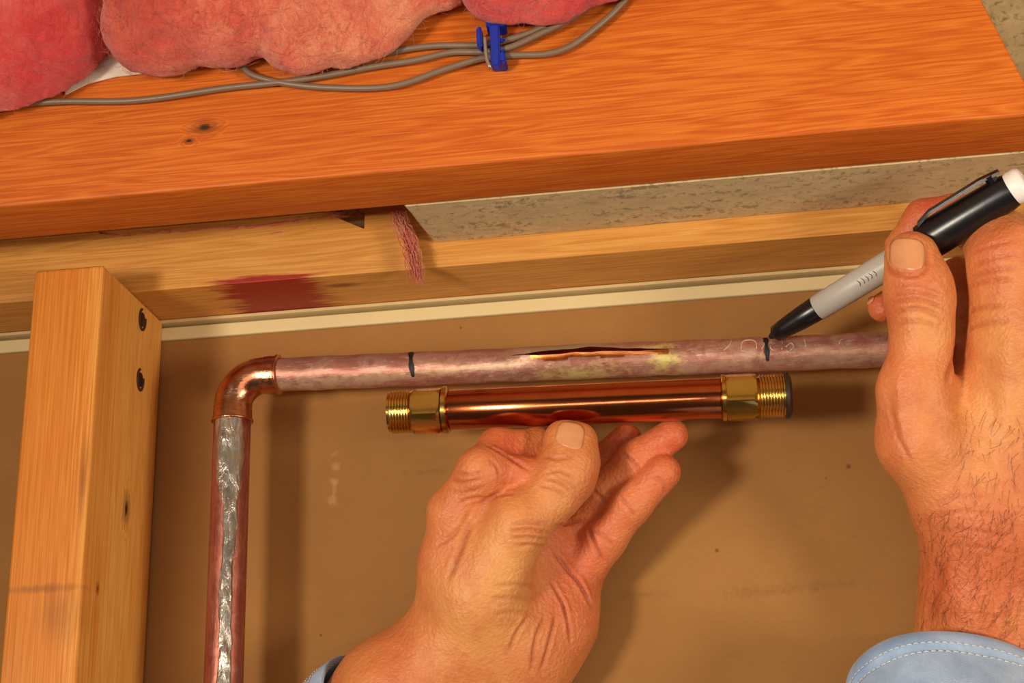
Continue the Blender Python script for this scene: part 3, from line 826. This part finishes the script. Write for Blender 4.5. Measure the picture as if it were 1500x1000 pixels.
CR = [(.5, .8, [(1306, 432), (1340, 428), (1382, 440)]), (.55, .8, [(1306, 444), (1345, 438), (1386, 452)]), (.5, .8, [(1308, 458), (1345, 452), (1384, 466)]), (.35, .8, [(1310, 474), (1345, 470), (1378, 480)]), (.3, .8, [(1310, 420), (1345, 416), (1380, 428)]),
      (.7, 1.0, [(1296, 365), (1300, 392), (1318, 402), (1345, 402), (1358, 388), (1362, 360)]),
      (.45, .8, [(1424, 392), (1455, 378), (1490, 372)]), (.45, .8, [(1420, 408), (1455, 396), (1492, 392)]), (.4, .8, [(1418, 420), (1450, 412), (1490, 410)]), (.4, .8, [(1422, 372), (1450, 360), (1485, 352)]),
      (.8, 1.4, [(1398, 500), (1394, 530), (1386, 560)]), (.4, 1.0, [(1400, 470), (1430, 452), (1470, 448)]), (.35, 1.0, [(1400, 490), (1440, 474), (1480, 470)]),
      (-.5, 2.2, [(1316, 545), (1318, 600), (1326, 640)]), (.3, 1.2, [(1304, 590), (1316, 640), (1336, 680)]),
      (.2, 1.0, [(1370, 740), (1400, 728), (1460, 730)]), (.2, 1.0, [(1358, 760), (1410, 750), (1480, 756)]), (.2, 1.0, [(1372, 782), (1410, 776), (1490, 786)]), (.15, 1.0, [(1380, 806), (1420, 800), (1490, 812)]), (.15, 1.0, [(1385, 905), (1410, 898), (1480, 905)]),
      (-.6, 3.5, [(1420, 560), (1440, 640), (1450, 720)]), (-.5, 3.5, [(1480, 470), (1475, 560), (1470, 660)]), (.4, 2.5, [(1380, 820), (1372, 870), (1360, 915)])]
V, T = carve(V, Q, CR)
DKR = srgb(196, 92, 50)
tint = paint(V, SK, [(1335, 385, .55, 45, PINK, .7), (1310, 450, .56, 40, RED, .35), (1290, 450, .59, 40, RED, .9), (1370, 305, .595, 60, RED, .9), (1310, 540, .56, 60, PINK, .6), (1310, 640, .56, 55, PINK, .5), (1450, 370, .55, 55, PINK, .6), (1390, 470, .55, 40, YEL, .5), (1450, 540, .55, 80, YEL, .4),
                     (1440, 840, .55, 130, DKR, .75), (1370, 880, .56, 60, DKR, .6), (1420, 760, .55, 90, PINK, .4), (1420, 650, .55, 70, YEL, .45), (1350, 470, .55, 30, YEL, .6), (1395, 520, .56, 26, RED, .6)], T)
rh = hand_obj('arm', V, Q, tint, person); rh['label'] = 'hairy wrist and hand gripping the marker, thumb in front'
nail('thumbnail', V, Q, rh, [(1302, 392), (1354, 398), (1356, 352), (1304, 348)])
nail('fingernail', V, Q, rh, [(1282, 438), (1273, 448), (1269, 438), (1276, 430)], .0003)
# dark hairs on the wrist
bvh = BVHTree.FromPolygons(V.tolist(), Q.tolist())
HV, HF = [], []; o_ = 0; cnt = 0
MHAIR = plain('arm_hair', srgb(122, 58, 28), .5)
while cnt < 420:
    zone = random.random()
    if zone < .8: x, y = random.uniform(1345, 1500), random.uniform(745, 945)
    else: x, y = random.uniform(1400, 1500), random.uniform(600, 760)
    p, nn = cast(bvh, x, y)
    if p is None: cnt += 1; continue
    dr_ = M @ np.array([random.gauss(-.35, .3), random.gauss(.75, .25), 0]); dr_ -= nn * dr_.dot(nn); dr_ /= np.linalg.norm(dr_)
    ln = random.uniform(.003, .0085); side = np.cross(nn, dr_) * random.gauss(0, .0012)
    path = [p + dr_ * ln * t + nn * (.0008 * math.sin(t * 2.6)) + side * t * t for t in (0, .35, .7, 1)]
    v, f = tube(path, [.00006, .00005, .00004, .00002], 3, False); HV.append(v); HF += [tuple(i + o_ for i in q) for q in f]; o_ += len(v); cnt += 1
hair = mesh_obj('arm_hair', np.vstack(HV), HF, MHAIR, rh); hair['kind'] = 'stuff'

# ---- sleeves
def denim():
    m = NT('pale_denim'); 
    wv = m.n('ShaderNodeTexWave', Vector=m.coord((1, 1, 1), rot=(.3, .5, .4)), Scale=620.0, Distortion=1.5)
    n = m.noise(m.coord(), 45, 4, .6); n2 = m.noise(m.coord(), 900, 2)
    c = m.ramp(n, [(.3, srgb(112, 150, 202)), (.7, srgb(176, 206, 244))])
    c = m.mix(m.math('MULTIPLY', wv.outputs['Fac'], .35), c, srgb(204, 220, 240))
    return m.done(c, .85, 0, m.bump(m.math('ADD', wv.outputs['Fac'], n2), .4, .0005), **{'Sheen Weight': .2})
MDEN = denim(); MSTI = plain('pale_stitching', srgb(216, 218, 216), .8, 0, 900, .3)
def sleeve(c0, ex, ey, ax, length, flare, name_label, rip=0.0):
    """c0 rim centre, ex/ey rim half-axes, ax direction towards the elbow"""
    V, Fc = [], []; seg = 72; rows = [(-.0, .985), (-.0006, 1.0), (.0, 1.015), (.004, 1.03), (.0085, 1.03), (.0095, 1.018), (.012, 1.03), (.03, 1.07), (length, flare)]
    inner = [(.0008, .955), (.02, .955)]
    allr = inner[::-1] + rows
    for s, q in allr:
        for k in range(seg):
            th = 2 * math.pi * k / seg
            wv = 1 + rip * (.5 * math.sin(th * 3 + 1) + .3 * math.sin(th * 7 + s * 120)) * min(1, abs(s) * 60 + .3)
            V.append(c0 + ax * s + (ex * math.cos(th) + ey * math.sin(th)) * q * wv)
    n = len(allr)
    for i in range(n - 1):
        for k in range(seg): Fc.append((i * seg + k, i * seg + (k + 1) % seg, (i + 1) * seg + (k + 1) % seg, (i + 1) * seg + k))
    o = mesh_obj('shirt_sleeve', V, Fc, MDEN, person); o['label'] = name_label
    for s, q in ((.0070, 1.036), (.0118, 1.036)):
        ms = []
        for k in range(0, 110):
            pts = []
            for t in (0, .5, 1):
                th = 2 * math.pi * (k + .12 + .7 * t) / 110
                wv = 1 + rip * (.5 * math.sin(th * 3 + 1) + .3 * math.sin(th * 7 + s * 120)) * min(1, abs(s) * 60 + .3)
                pts.append(c0 + ax * s + (ex * math.cos(th) + ey * math.sin(th)) * (q + .004 * math.sin(t * math.pi)) * wv)
            ms.append(tube(pts, .00022, 5))
        so_ = mesh_obj('stitching', *join(*ms), MSTI, o); so_['kind'] = 'stuff'
c0 = PD(1418, 1040, .570)
ex = PD(1590, 1052, .575) - c0
ey = PD(1398, 926, .546) - c0
ax = np.cross(ex, ey); ax /= np.linalg.norm(ax)
if (M.T @ ax)[1] < 0: ax = -ax
sleeve(c0, ex, ey, ax, .12, 1.18, 'pale blue denim sleeve of the writing arm with a stitched hem', .03)
c0 = PD(590, 1074, .597)
ex = PD(590 - 113, 1074 - 98, .596) - c0
ey = M @ np.array([-.16, .22, -1.]) * np.linalg.norm(ex) * .86
ax = M @ np.array([-.66, .74, -.22]); ax -= ex * ax.dot(ex) / ex.dot(ex); ax -= ey * ax.dot(ey) / ey.dot(ey); ax /= np.linalg.norm(ax)
sleeve(c0, ex, ey, ax, .12, 1.4, 'greyish denim sleeve end at the wrist of the holding arm', .02)

# =================================================================== INSULATION
def pink_mat(name, a, b, c, pale=None):
    m = NT(name); v = m.coord((1, 1, 1))
    n1 = m.noise(v, 28, 4, .6, .6); n2 = m.noise(m.coord((2, 2, 1), rot=(0, .5, 0)), 150, 4, .75, 1.5); n3 = m.noise(m.coord((1, 1, 4), rot=(.2, .7, 0)), 420, 3, .8, 1)
    f = m.math('ADD', m.math('MULTIPLY', n1, .7), m.math('MULTIPLY', n2, .35))
    col = m.ramp(f, [(.32, a), (.52, b), (.72, c)])
    if pale: col = m.mix(m.math('MULTIPLY', m.blob(tuple(pale[0]), pale[1], .8, m.math('SUBTRACT', n1, .5)), .75), col, m.ramp(n2, [(.3, srgb(222, 118, 78)), (.7, srgb(250, 186, 140))]))
    return m.done(col, .95, 0, m.bump(m.math('ADD', n2, m.math('MULTIPLY', n3, .6)), .8, .0016), **{'Sheen Weight': .35, 'Specular IOR Level': .1, 'Subsurface Weight': .15, 'Subsurface Scale': .006})
MPA = pink_mat('rose_fibreglass', srgb(182, 42, 46), srgb(222, 66, 64), srgb(238, 108, 96))
MPB = pink_mat('salmon_fibreglass', srgb(190, 58, 46), srgb(224, 98, 76), srgb(246, 158, 118), (P(478, 60, .47) - P(400, 60, .50), (.022, .08, .03)))
def batt(name, blobs, mat, label, seed, base_pt):
    B = [(PD(a[0], a[1], a[2]), PD(b[0], b[1], b[2]), px2m(a[3], a[2]), px2m(b[3], b[2])) for a, b in blobs]
    pts = np.array([q for a, b, ra, rb in B for q in (a - max(ra, rb), a + max(ra, rb), b - max(ra, rb), b + max(ra, rb))])
    lo, hi = pts.min(0) - .006, pts.max(0) + .006
    def fn(p):
        d = None
        for a, b, ra, rb in B:
            q = cone(p, a.astype(np.float32), b.astype(np.float32), ra, rb); d = q if d is None else smin(d, q, .010)
        d = d + .0019 * sines(p, 170, seed, 3) + .0005 * sines(p, 900, seed + 1, 2)
        # keep clear of the joist face
        return np.maximum(d, p[..., 1] - .5062)
    V, Q = surface_net(fn, lo, hi, .0011)
    V = smooth_mesh(V, Q, 1, .4)
    base = np.array(base_pt)
    o = mesh_obj(name, V, Q, mat, None, base)
    tag(o, label, 'insulation', 'pink fibreglass batts above the joist')
    return o, base, V, Q
D1, D2, D3 = .612, .598, .588
i1 = batt('insulation_batt', [((-60, 40, D1, 120), (60, 40, D1, 108)), ((20, 90, D1, 66), (-60, 100, D1, 70)), ((100, -30, D1, 80), (118, 40, D1, 42)), ((60, 105, D1, 42), (-20, 120, D1, 46))], MPA, 'rose pink insulation batt at the far end of the joist, nearest the stud', 11, P(40, 60, .50))
i2 = batt('insulation_batt', [((240, 10, D2, 86), (320, 0, D2, 96)), ((205, 50, D2, 46), (240, 58, D2, 46)), ((330, 40, D2, 52), (372, 22, D2, 48)), ((450, 20, D2, 84), (500, 20, D2, 72)), ((440, 66, D2 - .004, 42), (500, 66, D2 - .004, 42)), ((535, 40, D2, 44), (548, 30, D2, 46)), ((580, 0, D2, 45), (640, -22, D2, 50)), ((560, 45, D2 - .006, 26), (575, 38, D2 - .006, 22))], MPB, 'salmon pink insulation batt drooping in a rounded fold over the cables', 23, P(400, 60, .50))
i3 = batt('insulation_batt', [((735, -20, D3, 48), (800, -28, D3, 58)), ((800, -28, D3, 58), (880, -50, D3, 56)), ((715, -20, D3, 34), (740, -5, D3, 36))], MPA, 'small rose pink insulation batt just above the blue cable staple', 37, P(780, 0, .50))
# loose fibres standing off the batts
for (o, base, V, Q), nfib in ((i1, 420), (i2, 620), (i3, 240)):
    N = normals(V, Q); vis = np.where((N @ (M @ np.array([0, .3, -1.]))) > -.2)[0]
    HV, HF, o_ = [], [], 0
    for j in rng.choice(vis, nfib):
        p = V[j]; d1 = rng.normal(size=3); d1 -= N[j] * d1.dot(N[j]); d1 /= np.linalg.norm(d1)
        ln = rng.uniform(.004, .011); up = rng.uniform(.0004, .0022)
        path = [p - N[j] * .0004 + d1 * ln * t + N[j] * up * math.sin(t * 3) + rng.normal(size=3) * .0003 for t in (0, .33, .66, 1)]
        v, f = tube(path, .00007, 3, False); HV.append(v); HF += [tuple(i + o_ for i in q) for q in f]; o_ += len(v)
    fb = mesh_obj('loose_fibre', np.vstack(HV) , HF, o.data.materials[0], o); fb['kind'] = 'stuff'
# wisps of pink fibre in the gap behind the joist, and a torn tuft
def wisp(name, path, rad, label, n, seed, flat=.6, rs=(.08, .24)):
    r = np.random.default_rng(seed); c = np.array(path); ms = []
    pp = catmull(c, 6)
    rr = rad * (.55 + .45 * np.sin(np.linspace(.25, math.pi - .15, len(pp))))
    for _ in range(n):
        off = r.normal(size=3) * rad * .55; off[1] = -abs(off[1]) * flat
        j = pp + off + r.normal(size=pp.shape) * rad * .12
        ms.append(tube(j, rr * r.uniform(*rs), 5))
    V_, F_ = join(*ms)
    V_[:, 1] = np.minimum(V_[:, 1], c[:, 1].max() + rad * .25)
    o = mesh_obj(name, V_, F_, MPB, None, tuple(c[0])); return tag(o, label, 'insulation')
zt_ = ZP + .033
wisp('insulation_wisp', [P(x, y, .590) for x, y in ((150, 345), (230, 343), (300, 338), (380, 333), (440, 325), (496, 318))], .0030, 'thin strip of pink insulation squeezed out along the top plate', 26, 5)
wisp('insulation_tuft', [P(x, y, .5795) for x, y in ((583, 312), (590, 332), (600, 352), (606, 376), (613, 410))], .0030, 'torn reddish tuft hanging in front of the top plate at the grey board end', 60, 9, rs=(.03, .09))

# white paper facing peeping out between two batts
pa = [P(x, y, .5115) for x, y in ((96, 138), (128, 122), (170, 112), (252, 103), (252, 70), (150, 60), (90, 100))]
V = pa + [q + np.array([0, .0006, 0]) for q in pa]
Fc = [tuple(range(7)), tuple(range(13, 6, -1))] + [(i, 7 + i, 7 + (i + 1) % 7, (i + 1) % 7) for i in range(7)]
pf = mesh_obj('paper_facing', V, Fc, plain('white_paper', srgb(236, 222, 202), .7, 0, 300, .2, .05), None, tuple(pa[0]), smooth=False)
tag(pf, 'white paper facing showing between two pink batts', 'paper')

# =================================================================== CABLES AND STAPLE
MCAB = plain('grey_cable_sheath', srgb(128, 104, 84), .42, 0, 300, .1, .15)
YC = .5095
def cable(pts, label, r=.0014):
    p = catmull([P(x, y, yy) for x, y, yy in pts], 12)
    o = mesh_obj('cable', *tube(p, r, 12, flat=1.0), MCAB, None, tuple(p[0])); return tag(o, label, 'cable', 'grey cables along the joist')
cable([(-40, 158, YC), (80, 149, YC), (200, 147, YC), (330, 129, YC), (405, 121, YC), (470, 112, YC), (545, 98, YC), (610, 88, YC), (660, 77, YC), (705, 76, YC), (745, 70, YC - .001), (790, 50, YC - .001), (840, 25, YC - .002), (905, -25, YC - .002)], 'longest grey cable, running in from beside the stud along the joist')
cable([(350, 92, YC), (372, 111, YC), (430, 124, YC), (500, 129, YC), (560, 128, YC), (600, 120, YC), (650, 102, YC), (705, 86, YC), (750, 81, YC), (800, 79, YC), (835, 68, YC), (870, 43, YC), (905, 12, YC), (940, -30, YC)], 'lowest grey cable, sagging below the salmon pink batt')
cable([(545, 84, YC), (590, 73, YC), (640, 67, YC), (705, 66, YC), (745, 58, YC), (790, 42, YC), (840, 14, YC), (880, -25, YC)], 'uppermost grey cable, entering the blue staple from under the batt')

sb = P(722, 106, .5125)
stp = thing('cable_staple', 'blue plastic cable staple holding grey cables to the orange joist', 'cable staple', sb)
MBLU = plain('blue_plastic', srgb(28, 52, 170), .35, 0, 400, .08, .25)
MSTE = plain('galvanised_steel', srgb(196, 186, 176), .35, .8, 500, .1)
def quadbox(c4, y0, y1, bev=.0006):
    """box from four picture corners on the plane y1, coming forward to y0"""
    bm = bmesh.new()
    lo_ = [bm.verts.new(P(x, y, y1) + np.array([0, y0 - y1, 0])) for x, y in c4]; hi_ = [bm.verts.new(P(x, y, y1)) for x, y in c4]
    n = len(c4); bm.faces.new(lo_); bm.faces.new(hi_[::-1])
    for i in range(n): bm.faces.new((lo_[i], hi_[i], hi_[(i + 1) % n], lo_[(i + 1) % n]))
    bmesh.ops.recalc_face_normals(bm, faces=bm.faces); bmesh.ops.bevel(bm, geom=bm.edges[:], offset=bev, segments=2, affect='EDGES')
    bm.verts.index_update(); r = ([np.array(v.co) for v in bm.verts], [tuple(v.index for v in f.verts) for f in bm.faces]); bm.free(); return r
def sp(name, c4, y0, y1, mat): return mesh_obj(name, *quadbox(c4, y0, y1), mat, stp, sharp=40)
sp('body', [(718, 44), (733, 43), (734, 103), (722, 104)], .5035, .5075, MBLU)
sp('side_wall', [(702, 57), (709, 54), (711, 86), (703, 82)], .5035, .5128, MBLU)
sp('foot', [(714, 40), (743, 41), (744, 52), (716, 54)], .5045, .5128, MBLU)
sp('foot', [(722, 92), (743, 90), (745, 105), (722, 106)], .5045, .5128, MBLU)
sp('cable_tooth', [(731, 60), (740, 58), (740, 63), (731, 65)], .5045, .5070, MBLU)
sp('cable_tooth', [(731, 76), (741, 75), (741, 80), (731, 81)], .5045, .5070, MBLU)
nl = mesh_obj('nail', *tube(catmull([P(x, y, .5045) for x, y in ((710, 54), (711, 68), (713, 86), (718, 99))], 5), .0008, 10), MSTE, stp); nl['label'] = 'pale steel nail of the staple'
